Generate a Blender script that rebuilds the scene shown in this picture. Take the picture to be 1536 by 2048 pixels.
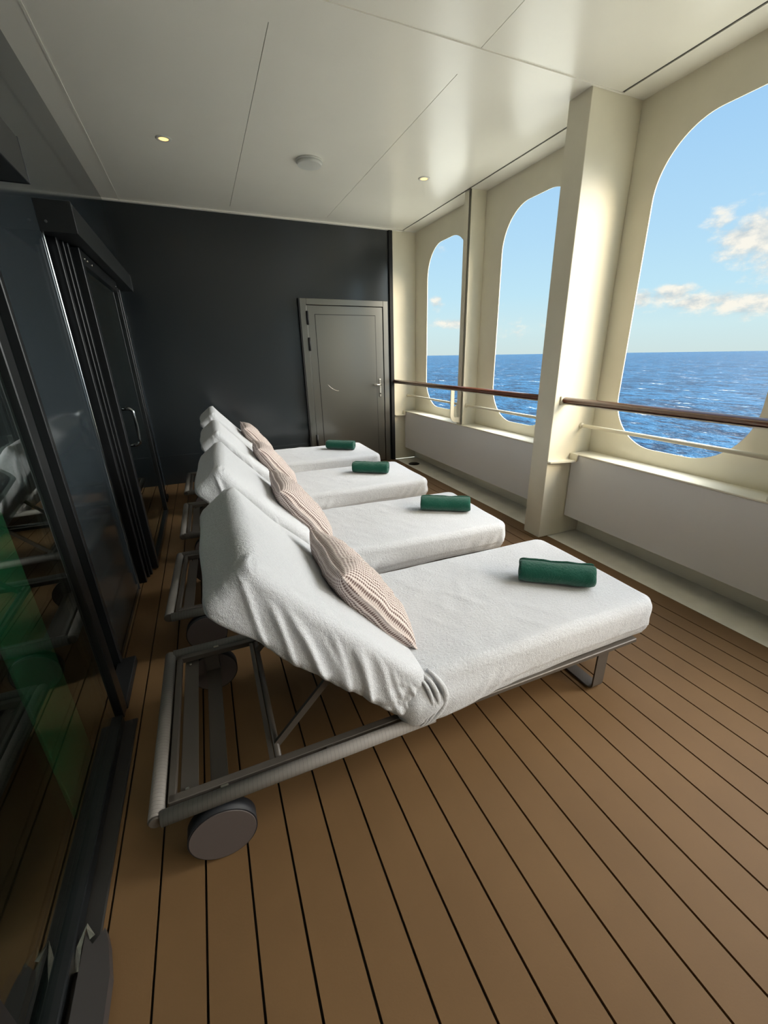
import bpy, bmesh, math, random
from mathutils import Vector, Matrix, noise
random.seed(4)
for o in list(bpy.data.objects): bpy.data.objects.remove(o)
S = bpy.context.scene; COL = S.collection

# ------------------------------------------------------------------ camera
cam = bpy.data.cameras.new('camera'); cam_o = bpy.data.objects.new('camera', cam); COL.objects.link(cam_o)
R_ = ((0.9143147510, -0.4047807075, -0.0134578947), (-0.1599224334, -0.3303036076, -0.9302281129), (0.3720932025, 0.8526735047, -0.3667349765))
r, d, f = (Vector(v) for v in R_)
m = Matrix((r, -d, -f)).transposed().to_4x4(); m.translation = (0, 0, 1.4)
cam_o.matrix_world = m
cam.sensor_fit = 'VERTICAL'; cam.sensor_height = 36; cam.lens = 837.21 / 2048 * 36
cam.shift_x = -25.27 / 2048; cam.shift_y = 17.82 / 2048
cam.clip_start = 0.05; cam.clip_end = 60000
S.camera = cam_o
S.view_settings.view_transform = 'Standard'; S.view_settings.look = 'None'
S.view_settings.exposure = 0.45; S.view_settings.gamma = 1; S.view_settings.use_curve_mapping = False

# ------------------------------------------------------------------ node helpers
class NT:
    def __init__(s, tree): s.t = tree; s.n = tree.nodes; s.l = tree.links
    def add(s, typ, **kw):
        n = s.n.new(typ)
        for k, v in kw.items(): setattr(n, k, v)
        return n
    def link(s, a, b): s.l.new(a, b)
    def inp(s, sock, v):
        if isinstance(v, bpy.types.NodeSocket): s.l.new(v, sock)
        else: sock.default_value = v
    def math(s, op, a, b=0.0, c=None, clamp=False):
        n = s.add('ShaderNodeMath', operation=op); n.use_clamp = clamp
        s.inp(n.inputs[0], a); s.inp(n.inputs[1], b)
        if c is not None: s.inp(n.inputs[2], c)
        return n.outputs[0]
    def mix(s, fac, a, b, blend='MIX'):
        n = s.add('ShaderNodeMix', data_type='RGBA', blend_type=blend)
        s.inp(n.inputs[0], fac); s.inp(n.inputs[6], a); s.inp(n.inputs[7], b)
        return n.outputs[2]
    def smooth(s, x, a, b, lo=0.0, hi=1.0):
        n = s.add('ShaderNodeMapRange', interpolation_type='SMOOTHSTEP')
        s.inp(n.inputs[0], x); n.inputs[1].default_value = a; n.inputs[2].default_value = b
        n.inputs[3].default_value = lo; n.inputs[4].default_value = hi
        return n.outputs[0]
    def noise(s, vec, scale, detail=3, rough=0.55, out=0):
        n = s.add('ShaderNodeTexNoise'); s.l.new(vec, n.inputs['Vector'])
        n.inputs['Scale'].default_value = scale; n.inputs['Detail'].default_value = detail; n.inputs['Roughness'].default_value = rough
        return n.outputs[out]
    def mapping(s, vec, scale=(1, 1, 1), rot=(0, 0, 0), loc=(0, 0, 0)):
        n = s.add('ShaderNodeMapping'); s.l.new(vec, n.inputs[0]); n.inputs['Scale'].default_value = scale
        n.inputs['Rotation'].default_value = rot; n.inputs['Location'].default_value = loc
        return n.outputs[0]

def srgb(r, g, b):
    f = lambda c: (c / 255 / 12.92) if c <= 10 else ((c / 255 + 0.055) / 1.055) ** 2.4
    return (f(r), f(g), f(b), 1)

# ------------------------------------------------------------------ world: sky, haze, clouds, bright sun side of the sky
W = bpy.data.worlds.new('sky'); S.world = W; W.use_nodes = True
w = NT(W.node_tree); w.n.clear()
SKY = 1.0
tc = w.add('ShaderNodeTexCoord'); dirv = tc.outputs['Generated']
sep = w.add('ShaderNodeSeparateXYZ'); w.link(dirv, sep.inputs[0])
X_, Y_, Z_ = sep.outputs
az = w.math('ARCTAN2', X_, Y_); el = w.math('ARCSINE', Z_)
ramp = w.add('ShaderNodeValToRGB'); w.link(w.math('MULTIPLY', el, 1 / 0.8, clamp=True), ramp.inputs[0])
cr = ramp.color_ramp; cr.elements[0].position = 0.0; cr.elements[0].color = srgb(206, 225, 224)
cr.elements[1].position = 1.0; cr.elements[1].color = srgb(110, 170, 232)
for p, c in ((0.06, srgb(205, 232, 236)), (0.14, srgb(190, 228, 244)), (0.25, srgb(178, 219, 245)), (0.46, srgb(158, 204, 243))):
    e = cr.elements.new(p); e.color = c
skycol = ramp.outputs[0]
cmb = w.add('ShaderNodeCombineXYZ'); w.link(az, cmb.inputs[0]); w.link(el, cmb.inputs[1])
ae = cmb.outputs[0]
# clouds: puffs at their own places in the sky, torn by noise   (azimuth, elevation, half width, half height, weight)
blobs = [(1.055, .175, .060, .045, 1.0), (1.00, .200, .030, .022, .8), (1.12, .15, .08, .05, 1.0),
         (.895, .094, .022, .016, .9), (.945, .098, .034, .018, 1.0), (.99, .082, .07, .016, .9), (1.06, .072, .08, .022, .9),
         (.503, .104, .018, .016, .8), (.54, .062, .06, .013, .75), (.69, .045, .07, .022, .6), (.64, .075, .03, .014, .45), (.505, .195, .02, .012, .55),
         (1.35, .25, .15, .08, 1.0), (1.7, .18, .22, .07, .9), (.2, .12, .15, .03, .8), (-.6, .2, .3, .06, .8), (2.6, .3, .3, .1, .8)]
tot = None
for a, e_, sa, se, wt in blobs:
    dx = w.math('MULTIPLY', w.math('SUBTRACT', az, a), 1 / sa)
    dy = w.math('MULTIPLY', w.math('SUBTRACT', el, e_), 1 / se)
    q = w.math('ADD', w.math('MULTIPLY', dx, dx), w.math('MULTIPLY', dy, dy))
    g = w.math('MULTIPLY', w.math('EXPONENT', w.math('MULTIPLY', q, -0.7)), wt)
    tot = g if tot is None else w.math('MAXIMUM', tot, g)
n1 = w.noise(w.mapping(ae, (1, 1.7, 1)), 26, 8, 0.6)
n2 = w.noise(w.mapping(ae, (1, 1.5, 1), loc=(3, 1, 0)), 9, 4, 0.5)
dens = w.math('ADD', tot, w.math('ADD', w.math('MULTIPLY', w.math('SUBTRACT', n1, 0.5), 1.5), w.math('MULTIPLY', w.math('SUBTRACT', n2, 0.5), 0.6)))
cm = w.math('MULTIPLY', w.smooth(dens, 0.34, 0.95), 0.92)
nshift = w.noise(w.mapping(ae, (1, 1.7, 1), loc=(0.006, -0.022, 0)), 26, 5, 0.6)
lit = w.math('ADD', w.math('MULTIPLY', w.math('SUBTRACT', n1, nshift), 3.2), 0.62, clamp=True)
ccol = w.mix(lit, srgb(196, 206, 210), srgb(252, 246, 232))
skyc = w.mix(1.0, w.mix(cm, skycol, ccol), (0.75, 0.75, 0.75, 1), 'MULTIPLY')
# broad warm glow around the veiled sun, boosted out of view to brighten the interior
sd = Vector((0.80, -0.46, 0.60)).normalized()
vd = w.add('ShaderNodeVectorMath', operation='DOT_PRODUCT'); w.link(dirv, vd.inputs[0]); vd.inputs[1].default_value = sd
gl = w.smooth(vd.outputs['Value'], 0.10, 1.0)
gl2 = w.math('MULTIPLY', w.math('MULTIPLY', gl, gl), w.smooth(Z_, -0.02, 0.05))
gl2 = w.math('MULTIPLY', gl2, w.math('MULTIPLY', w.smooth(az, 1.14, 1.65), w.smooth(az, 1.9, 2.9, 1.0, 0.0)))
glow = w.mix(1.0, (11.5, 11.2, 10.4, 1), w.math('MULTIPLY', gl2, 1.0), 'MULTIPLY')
high = w.mix(1.0, (1.8, 2.0, 2.3, 1), w.smooth(Z_, 0.42, 0.80), 'MULTIPLY')      # overhead sky raised out of view, added to brighten the interior
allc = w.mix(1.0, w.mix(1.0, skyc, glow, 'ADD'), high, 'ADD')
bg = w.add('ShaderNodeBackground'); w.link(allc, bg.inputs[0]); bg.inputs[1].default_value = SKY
wo = w.add('ShaderNodeOutputWorld'); w.link(bg.outputs[0], wo.inputs[0])

sun = bpy.data.lights.new('sun', 'SUN'); sun.energy = 1.9; sun.angle = math.radians(24); sun.color = (1.0, 0.83, 0.58)
sun_o = bpy.data.objects.new('sun', sun); COL.objects.link(sun_o)
sun_o.rotation_euler = Vector((-0.45, 0.75, -0.42)).to_track_quat('-Z', 'Y').to_euler()
sun_o.location = (8, -12, 9)

# ------------------------------------------------------------------ materials
def mat(name, col, rough=0.5, metal=0.0, spec=0.5, bump=None, var=None, coat=0.0, vec='Object', sheen=0.0):
    """bump=(scale, strength, distance); var=(scale, amount) brightness mottling"""
    M = bpy.data.materials.new(name); M.use_nodes = True; t = NT(M.node_tree)
    b = t.n['Principled BSDF']
    b.inputs['Base Color'].default_value = col; b.inputs['Roughness'].default_value = rough
    b.inputs['Metallic'].default_value = metal; b.inputs['Specular IOR Level'].default_value = spec
    b.inputs['Coat Weight'].default_value = coat; b.inputs['Coat Roughness'].default_value = 0.08
    b.inputs['Sheen Weight'].default_value = sheen
    tcn = t.add('ShaderNodeTexCoord'); v = tcn.outputs[vec]
    if var:
        n = t.noise(v, var[0], 4)
        c = t.mix(t.smooth(n, 0.3, 0.7), tuple(x * (1 - var[1]) for x in col[:3]) + (1,), tuple(min(1, x * (1 + var[1])) for x in col[:3]) + (1,))
        t.link(c, b.inputs['Base Color'])
    if bump:
        n = t.noise(v, bump[0], 3)
        bn = t.add('ShaderNodeBump'); bn.inputs['Strength'].default_value = bump[1]; bn.inputs['Distance'].default_value = bump[2]
        t.link(n, bn.inputs['Height']); t.link(bn.outputs[0], b.inputs['Normal'])
    M['b'] = 0
    return M

M = {}
M['white_paint'] = mat('cream white ship paint', srgb(236, 230, 208), 0.36, bump=(9, 0.25, 0.004), var=(2.5, 0.03))
M['panel_paint'] = mat('pale grey panel paint', srgb(234, 233, 230), 0.36, bump=(3, 0.1, 0.003))
M['ceiling'] = mat('white enamelled ceiling panel', srgb(246, 243, 230), 0.24, spec=0.5, bump=(1.6, 0.10, 0.012), var=(1.2, 0.02))
M['gap'] = mat('dark joint', srgb(60, 60, 56), 0.8)
M['dark_paint'] = mat('glossy anthracite paint', srgb(44, 49, 52), 0.17, spec=0.6, bump=(5, 0.12, 0.004))
M['dark_side'] = mat('glossy slate side wall paint', srgb(48, 56, 61), 0.09, spec=0.75, bump=(2.5, 0.05, 0.004))
M['dark_frame'] = mat('dark anodised frame', srgb(34, 36, 38), 0.3, metal=0.3)
M['dark_lid'] = mat('matt dark header box', srgb(40, 43, 44), 0.42, metal=0.2)
M['black'] = mat('black rubber and shade', srgb(14, 14, 16), 0.6)
M['door_metal'] = mat('brushed grey door', srgb(130, 129, 124), 0.28, metal=0.95, bump=(60, 0.03, 0.001))
M['steel'] = mat('satin stainless steel', srgb(205, 203, 196), 0.25, metal=1.0)
M['chrome_dark'] = mat('polished dark steel', srgb(150, 156, 160), 0.14, metal=1.0)
M['wood'] = mat('varnished wooden handrail', srgb(100, 52, 33), 0.28, var=(14, 0.12), coat=0.3)
M['deck'] = mat('composite deck plank', srgb(111, 85, 56), 0.6, spec=0.22, bump=(180, 0.15, 0.001), var=(3, 0.05))
M['caulk'] = mat('black deck caulking', srgb(20, 17, 15), 0.7)
M['gutter'] = mat('waterway paint', srgb(238, 235, 222), 0.45, var=(6, 0.06), bump=(12, 0.2, 0.003))
M['taupe'] = mat('taupe metal frame', srgb(88, 82, 76), 0.42, metal=0.15)
M['wheel'] = mat('dark brown wheel face', srgb(84, 76, 74), 0.55)
M['tyre'] = mat('black tyre', srgb(26, 28, 33), 0.6)
M['plastic'] = mat('white plastic', srgb(214, 214, 206), 0.4)
M['green_panel'] = mat('green panel', srgb(34, 112, 74), 0.5)
M['block'] = mat('dark grey plastic block', srgb(60, 56, 55), 0.5)
M['track'] = mat('dark floor track', srgb(44, 42, 40), 0.45)
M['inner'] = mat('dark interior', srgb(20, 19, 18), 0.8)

def cloth(name, col, fine=520, s=0.9, dist=0.0025, sheen=0.3, col2=None):
    m_ = bpy.data.materials.new(name); m_.use_nodes = True; t = NT(m_.node_tree); b = t.n['Principled BSDF']
    v = t.add('ShaderNodeTexCoord').outputs['Object']
    n = t.noise(v, fine, 2, 0.7); n2 = t.noise(v, 90, 3, 0.6); n3 = t.noise(v, 9, 3, 0.5)
    c2 = tuple(x * 0.86 for x in col[:3]) + (1,)
    c = t.mix(t.smooth(n, 0.3, 0.7), c2, col); t.link(c, b.inputs['Base Color'])
    b.inputs['Roughness'].default_value = 0.95; b.inputs['Specular IOR Level'].default_value = 0.15
    b.inputs['Sheen Weight'].default_value = sheen; b.inputs['Sheen Roughness'].default_value = 0.5
    h = t.math('ADD', t.math('MULTIPLY', n, 1.0), t.math('ADD', t.math('MULTIPLY', n2, 1.4), t.math('MULTIPLY', n3, 2.0)))
    bn = t.add('ShaderNodeBump'); bn.inputs['Strength'].default_value = s; bn.inputs['Distance'].default_value = dist
    t.link(h, bn.inputs['Height']); t.link(bn.outputs[0], b.inputs['Normal'])
    return m_
M['terry'] = cloth('white terry towelling', srgb(220, 223, 228), 420, 0.8, 0.004)
M['green_terry'] = cloth('dark green towelling', srgb(18, 84, 68), 380, 0.9, 0.004, 0.25)

# wrapped cord tube: faint turns along each tube
def wrapped():
    m_ = bpy.data.materials.new('grey cord wrapped tube'); m_.use_nodes = True; t = NT(m_.node_tree); b = t.n['Principled BSDF']
    uv = t.add('ShaderNodeUVMap').outputs[0]; sp = t.add('ShaderNodeSeparateXYZ'); t.link(uv, sp.inputs[0])
    u = t.math('FRACT', t.math('MULTIPLY', t.math('ADD', sp.outputs[0], t.math('MULTIPLY', sp.outputs[1], 0.0125)), 80.0))
    gdist = t.math('ABSOLUTE', t.math('SUBTRACT', u, 0.5))
    g_ = t.smooth(gdist, 0.45, 0.5)
    c = t.mix(g_, srgb(128, 123, 118), srgb(88, 84, 80)); t.link(c, b.inputs['Base Color'])
    b.inputs['Roughness'].default_value = 0.6; b.inputs['Specular IOR Level'].default_value = 0.3
    bn = t.add('ShaderNodeBump'); bn.invert = True; bn.inputs['Strength'].default_value = 0.35; bn.inputs['Distance'].default_value = 0.002
    t.link(g_, bn.inputs['Height']); t.link(bn.outputs[0], b.inputs['Normal'])
    return m_
M['wrap'] = wrapped()

# knitted pillow: rows of stitches from the pillow's own UV
def knit():
    m_ = bpy.data.materials.new('blush houndstooth knit'); m_.use_nodes = True; t = NT(m_.node_tree); b = t.n['Principled BSDF']
    uv = t.add('ShaderNodeUVMap').outputs[0]
    wob = t.noise(uv, 7, 2); sp = t.add('ShaderNodeSeparateXYZ'); t.link(uv, sp.inputs[0])
    uu = t.math('ADD', sp.outputs[0], t.math('MULTIPLY', wob, 0.007)); vv = t.math('ADD', sp.outputs[1], t.math('MULTIPLY', wob, 0.007))
    su = t.math('SINE', t.math('MULTIPLY', uu, 2 * math.pi * 42)); sv = t.math('SINE', t.math('MULTIPLY', vv, 2 * math.pi * 42))
    st = t.math('MULTIPLY', t.math('ADD', su, 1), 0.5); s2 = t.math('MULTIPLY', t.math('ADD', sv, 1), 0.5)
    h = t.math('ADD', t.math('MULTIPLY', st, 0.75), t.math('MULTIPLY', s2, 0.45))
    c = t.mix(t.smooth(h, 0.15, 0.75), srgb(118, 99, 94), srgb(218, 206, 200)); t.link(c, b.inputs['Base Color'])
    b.inputs['Roughness'].default_value = 0.95; b.inputs['Specular IOR Level'].default_value = 0.1
    bn = t.add('ShaderNodeBump'); bn.inputs['Strength'].default_value = 0.9; bn.inputs['Distance'].default_value = 0.003
    t.link(h, bn.inputs['Height']); t.link(bn.outputs[0], b.inputs['Normal'])
    return m_
M['knit'] = knit()

def glass_dark():
    m_ = bpy.data.materials.new('tinted door glass'); m_.use_nodes = True; t = NT(m_.node_tree); t.n.clear()
    tr = t.add('ShaderNodeBsdfTransparent'); tr.inputs[0].default_value = (0.70, 0.78, 0.75, 1)
    gs = t.add('ShaderNodeBsdfGlossy'); gs.inputs['Roughness'].default_value = 0.015; gs.inputs[0].default_value = (0.9, 0.95, 0.95, 1)
    lw = t.add('ShaderNodeLayerWeight'); lw.inputs[0].default_value = 0.5
    fac = t.math('ADD', t.math('MULTIPLY', t.math('POWER', lw.outputs['Facing'], 2.9), 0.92), 0.05, clamp=True)
    mx = t.add('ShaderNodeMixShader'); t.link(fac, mx.inputs[0]); t.link(tr.outputs[0], mx.inputs[1]); t.link(gs.outputs[0], mx.inputs[2])
    o = t.add('ShaderNodeOutputMaterial'); t.link(mx.outputs[0], o.inputs[0])
    return m_
M['glass'] = glass_dark()

def lamp_mat():
    m_ = bpy.data.materials.new('warm lamp lens'); m_.use_nodes = True; b = m_.node_tree.nodes['Principled BSDF']
    b.inputs['Base Color'].default_value = srgb(240, 190, 110); b.inputs['Emission Color'].default_value = (1.0, 0.6, 0.2, 1); b.inputs['Emission Strength'].default_value = 1.6
    return m_
M['lamp'] = lamp_mat()

def sea_mat():
    m_ = bpy.data.materials.new('open sea'); m_.use_nodes = True; t = NT(m_.node_tree); b = t.n['Principled BSDF']
    v = t.add('ShaderNodeTexCoord').outputs['Object']
    vs = t.mapping(v, (1, 0.55, 1), (0, 0, math.radians(35)))
    a = t.noise(vs, 0.030, 5, 0.6); bb = t.noise(vs, 0.16, 5, 0.65); c_ = t.noise(vs, 0.8, 4, 0.6)
    h = t.math('ADD', t.math('MULTIPLY', a, 6.0), t.math('ADD', t.math('MULTIPLY', bb, 2.6), t.math('MULTIPLY', c_, 1.6)))
    bn = t.add('ShaderNodeBump'); bn.inputs['Strength'].default_value = 1.0; bn.inputs['Distance'].default_value = 1.0
    t.link(h, bn.inputs['Height']); t.link(bn.outputs[0], b.inputs['Normal'])
    vv = t.math('ADD', t.math('MULTIPLY', bb, 0.42), t.math('ADD', t.math('MULTIPLY', c_, 0.40), t.math('MULTIPLY', a, 0.18)))
    col = t.mix(t.smooth(vv, 0.43, 0.57), srgb(2, 28, 52), srgb(36, 88, 120))
    wc = t.noise(t.mapping(v, (1, 0.45, 1), (0, 0, math.radians(35))), 0.10, 6, 0.75)
    foam = t.math('MULTIPLY', t.smooth(wc, 0.60, 0.66), t.smooth(c_, 0.42, 0.55))
    col = t.mix(foam, col, srgb(236, 240, 240)); t.link(col, b.inputs['Base Color'])
    b.inputs['Roughness'].default_value = 0.4; b.inputs['Specular IOR Level'].default_value = 0.14
    return m_
M['sea'] = sea_mat()

# ------------------------------------------------------------------ mesh helpers
def obj(name, bm, m_, parent=None, smooth=False, kind=None, label=None, cat=None, group=None):
    me = bpy.data.meshes.new(name); bm.normal_update(); bm.to_mesh(me); bm.free()
    for x in (m_ if isinstance(m_, (list, tuple)) else [m_]): me.materials.append(x)
    if smooth:
        for p in me.polygons: p.use_smooth = True
    o = bpy.data.objects.new(name, me); COL.objects.link(o)
    if parent: o.parent = parent
    tag(o, label, cat, group, kind)
    return o
def tag(o, label=None, cat=None, group=None, kind=None):
    if label: o['label'] = label
    if cat: o['category'] = cat
    if group: o['group'] = group
    if kind: o['kind'] = kind
    return o
def empty(name, loc, label, cat, group=None, rz=0):
    o = bpy.data.objects.new(name, None); COL.objects.link(o); o.location = loc; o.rotation_euler = (0, 0, rz); o.empty_display_size = 0.1
    return tag(o, label, cat, group)
def new(): return bmesh.new()
def box(bm, x0, x1, y0, y1, z0, z1, bev=0.0, seg=2, mi=0):
    vs = [bm.verts.new((x, y, z)) for x in (x0, x1) for y in (y0, y1) for z in (z0, z1)]
    idx = ((0, 1, 3, 2), (4, 6, 7, 5), (0, 4, 5, 1), (2, 3, 7, 6), (0, 2, 6, 4), (1, 5, 7, 3))
    fs = [bm.faces.new([vs[i] for i in q]) for q in idx]
    for f_ in fs: f_.material_index = mi
    if bev > 0:
        es = list({e for f_ in fs for e in f_.edges})
        bmesh.ops.bevel(bm, geom=es, offset=bev, segments=seg, affect='EDGES', profile=0.5)
    return bm
def cyl(bm, p0, p1, r0, n=24, r1=None, cap=True, uvlen=False):
    r1 = r0 if r1 is None else r1
    p0 = Vector(p0); p1 = Vector(p1); d_ = (p1 - p0); L = d_.length; q = d_.to_track_quat('Z', 'Y')
    uvl = bm.loops.layers.uv.verify() if uvlen else None
    A = []; B = []
    for i in range(n):
        a = 2 * math.pi * i / n; c = Vector((math.cos(a), math.sin(a), 0))
        A.append(bm.verts.new(p0 + q @ (c * r0))); B.append(bm.verts.new(p1 + q @ (c * r1)))
    for i in range(n):
        f_ = bm.faces.new((A[i], A[(i + 1) % n], B[(i + 1) % n], B[i])); f_.smooth = True
        if uvl:
            for lp, (u, v) in zip(f_.loops, ((0, i / n), (0, (i + 1) / n), (L, (i + 1) / n), (L, i / n))): lp[uvl].uv = (u, v)
    if cap: bm.faces.new(A[::-1]); bm.faces.new(B)
    return bm
def tube(bm, pts, rad, n=16, flat=None):
    """round tube (or flat bar with flat=(w,h)) along a polyline, mitred"""
    pts = [Vector(p) for p in pts]; rings = []
    up = Vector((0, 0, 1))
    for i, p in enumerate(pts):
        if i == 0: t_ = pts[1] - p
        elif i == len(pts) - 1: t_ = p - pts[-2]
        else: t_ = (pts[i + 1] - p).normalized() + (p - pts[i - 1]).normalized()
        t_.normalize()
        s_ = t_.cross(up)
        if s_.length < 0.05: s_ = Vector((1, 0, 0)) if flat is None else (rings_side if i else Vector((1, 0, 0)))
        s_.normalize(); rings_side = s_; u_ = s_.cross(t_)
        if flat: ring = [p + s_ * a + u_ * b for a, b in ((-flat[0] / 2, -flat[1] / 2), (flat[0] / 2, -flat[1] / 2), (flat[0] / 2, flat[1] / 2), (-flat[0] / 2, flat[1] / 2))]
        else: ring = [p + (s_ * math.cos(2 * math.pi * k / n) + u_ * math.sin(2 * math.pi * k / n)) * rad for k in range(n)]
        rings.append([bm.verts.new(v) for v in ring])
    k = len(rings[0])
    for a, b in zip(rings, rings[1:]):
        for i in range(k):
            f_ = bm.faces.new((a[i], a[(i + 1) % k], b[(i + 1) % k], b[i])); f_.smooth = flat is None
    bm.faces.new(rings[0][::-1]); bm.faces.new(rings[-1])
    bmesh.ops.recalc_face_normals(bm, faces=bm.faces[:])
    return bm
def extrude_poly(bm, pts, axis, a, b):
    """polygon in the plane normal to axis ('x','y','z'), extruded from a to b"""
    def P(u, v, k): return {'x': (k, u, v), 'y': (u, k, v), 'z': (u, v, k)}[axis]
    A = [bm.verts.new(P(u, v, a)) for u, v in pts]; B = [bm.verts.new(P(u, v, b)) for u, v in pts]
    n = len(pts); bm.faces.new(A); bm.faces.new(B[::-1])
    for i in range(n): bm.faces.new((A[i], B[i], B[(i + 1) % n], A[(i + 1) % n]))
    bmesh.ops.recalc_face_normals(bm, faces=bm.faces[:])
    return bm
def rrect(y0, y1, z0, z1, r_, n=10):
    out = []
    for cy, cz, a0 in ((y1 - r_, z1 - r_, 0), (y0 + r_, z1 - r_, 90), (y0 + r_, z0 + r_, 180), (y1 - r_, z0 + r_, 270)):
        for i in range(n + 1):
            a = math.radians(a0 + 90 * i / n); out.append((cy + r_ * math.cos(a), cz + r_ * math.sin(a)))
    return out

# ------------------------------------------------------------------ dimensions of the covered deck (metres)
XL, XH = -0.59, 2.73          # side wall, hull plate
YB, YE = -4.2, 5.53           # behind the camera, end wall
ZC = 2.826                    # ceiling
XD = 2.41                     # edge of the planking
ZS = 0.68                     # sill top
# ------------------------------------------------------------------ sea
bm = new(); bmesh.ops.create_grid(bm, x_segments=2, y_segments=2, size=30000)
sea = obj('sea', bm, M['sea'], kind='structure', label='dark blue open sea with small white caps to the horizon', cat='sea'); sea.location = (0, 0, -15)

# pale reflector strip below the sill, unseen, added to bounce light onto the ceiling
bm = new(); box(bm, 3.2, 48, -60, 70, -15.2, -14.9)
obj('bounce_strip', bm, mat('pale reflector strip', srgb(196, 192, 176), 0.8, var=(0.25, 0.12)), kind='structure')
# ------------------------------------------------------------------ floor: planks laid lengthwise over black caulking
bm = new()
pitch = 0.1196; x_ref = 0.020; gap = 0.0065
edges = [x_ref + pitch * k for k in range(-5, 20)]
edges = [XL - 0.03] + [e for e in edges if e > XL] ; edges[-1] = 2.277; edges.append(XD)
for a, b in zip(edges, edges[1:]):
    segs = [(YB, YE)]
    if b <= 2.28 and a < 2.27: segs = [(YB, 4.52), (4.526, YE)]
    if b > 2.28: segs = [(YB, 2.395), (2.401, YE)]
    for y0, y1 in segs: box(bm, a + gap / 2, b - gap / 2, y0, y1, -0.03, 0.0)
box(bm, XL - 0.03, XD, YB, YE + 0.02, -0.05, -0.012, mi=1)
obj('floor', bm, [M['deck'], M['caulk']], kind='structure', label='brown deck planks with black caulked joints running toward the dark end wall', cat='floor')
bm = new(); box(bm, XD, XH, YB, YE, -0.05, -0.004)
obj('trim_1', bm, M['gutter'], kind='structure')                                   # painted waterway
# drain in the waterway
dr = empty('deck_drain', (2.52, 5.14, -0.004), 'round black drain in the waterway by the end wall', 'drain')
bm = new(); cyl(bm, (0, 0, 0), (0, 0, 0.006), 0.075, 32); obj('drain_ring', bm, M['black'], dr)
bm = new()
for k in range(-3, 4): box(bm, k * 0.018 - 0.004, k * 0.018 + 0.004, -0.045, 0.045, 0.006, 0.009)
obj('drain_grate', bm, M['dark_frame'], dr)

# ------------------------------------------------------------------ hull wall with window openings
wins = [(4.30, 5.205), (2.825, 3.73), (1.32, 2.225), (-0.185, 0.72), (-1.69, -0.785), (-3.195, -2.29)]   # the covered deck opens to the sky behind the last frame
Z0, Z1, RW = 0.778, 2.60, 0.335
bm = new()
# plate built around the openings: outer rectangle strips plus corner fillets
T = 0.007
ys = [YB] + [v for w_ in sorted(wins) for v in w_] + [YE + 0.03]
box(bm, XH, XH + T, YB, YE + 0.03, -0.05, Z0); box(bm, XH, XH + T, YB, YE + 0.03, Z1, ZC + 0.2)
for i in range(0, len(ys), 2): box(bm, XH, XH + T, ys[i], ys[i + 1], Z0, Z1)
for y0, y1 in wins:
    for cy, cz, sy, sz in ((y0, Z0, 1, 1), (y1, Z0, -1, 1), (y0, Z1, 1, -1), (y1, Z1, -1, -1)):
        n = 18; arc = [(cy + sy * RW * (1 - math.cos(math.pi / 2 * i / n)), cz + sz * RW * (1 - math.sin(math.pi / 2 * i / n))) for i in range(n + 1)]
        for p, q in zip(arc, arc[1:]):
            extrude_poly(bm, [(cy, cz), p, q], 'x', XH, XH + T)
obj('wall_right', bm, M['white_paint'], kind='structure', label='cream painted hull side with tall round-cornered openings', cat='wall')

# sill and bulwark panel
def bulwark(n, y0, y1):
    b = new(); box(b, 2.545, XH, y0, y1, ZS - 0.012, ZS, 0.003, 1); obj('trim_%d' % n, b, M['white_paint'], kind='structure')
    b = new(); box(b, 2.552, 2.562, y0 + 0.002, y1 - 0.002, 0.163, ZS - 0.013, 0.002, 1); obj('trim_%d' % (n + 1), b, M['panel_paint'], kind='structure')
bulwark(2, 2.595, 5.50); bulwark(4, YB + 0.6, 2.405)
# support column (stands full height on the deck) and its low corner plates
def column(y0, y1):
    b = new(); box(b, 2.317, XH, y0, y1, -0.002, ZC + 0.003, 0.004, 2)
    return obj('structural_column', b, M['white_paint'], label='full height cream column between the second and third openings, cutting the handrail' if y0 > 0 else 'full height cream column behind the camera', cat='column')
column(2.41, 2.59)
# slimmer frames standing on the sill
def rib(y0, label):
    b = new(); box(b, 2.548, XH, y0, y0 + 0.022, ZS, ZC + 0.002, 0.003, 1); box(b, 2.548, 2.562, y0 - 0.0, y0 + 0.10, ZS, ZC + 0.001, 0.003, 1)
    return obj('hull_frame', b, M['white_paint'], label=label, cat='frame')
rib(4.02, 'slim cream hull frame standing on the sill between the two far openings')
rib(1.00, 'slim cream hull frame on the sill nearest the camera')
# white return of the end wall
bm = new(); box(bm, 2.4, XH, YE - 0.002, YE + 0.05, -0.002, ZC, 0.004, 1)
obj('wall_far_right', bm, M['white_paint'], kind='structure')
# corner plates below the sill, where the bulwark meets column and end wall
def corner_plate(y, label):
    b = new(); pts = [(2.32, y), (2.32, y - 0.03), (2.37, y - 0.042), (2.45, y - 0.058), (2.53, y - 0.075), (2.548, y - 0.07), (2.552, y)]
    extrude_poly(b, pts, 'z', 0.622, 0.634)
    box(b, 2.535, 2.548, y - 0.075, y - 0.002, 0.634, ZS)
    return obj('corner_plate', b, M['white_paint'], label=label, cat='bracket')
corner_plate(2.411, 'small curved white plate where the sill meets the near face of the column')
c2_ = corner_plate(YE - 0.001, 'small curved white plate where the sill meets the end wall'); 
for v_ in c2_.data.vertices:
    if v_.co.x < 2.40: v_.co.x = 2.40

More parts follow.
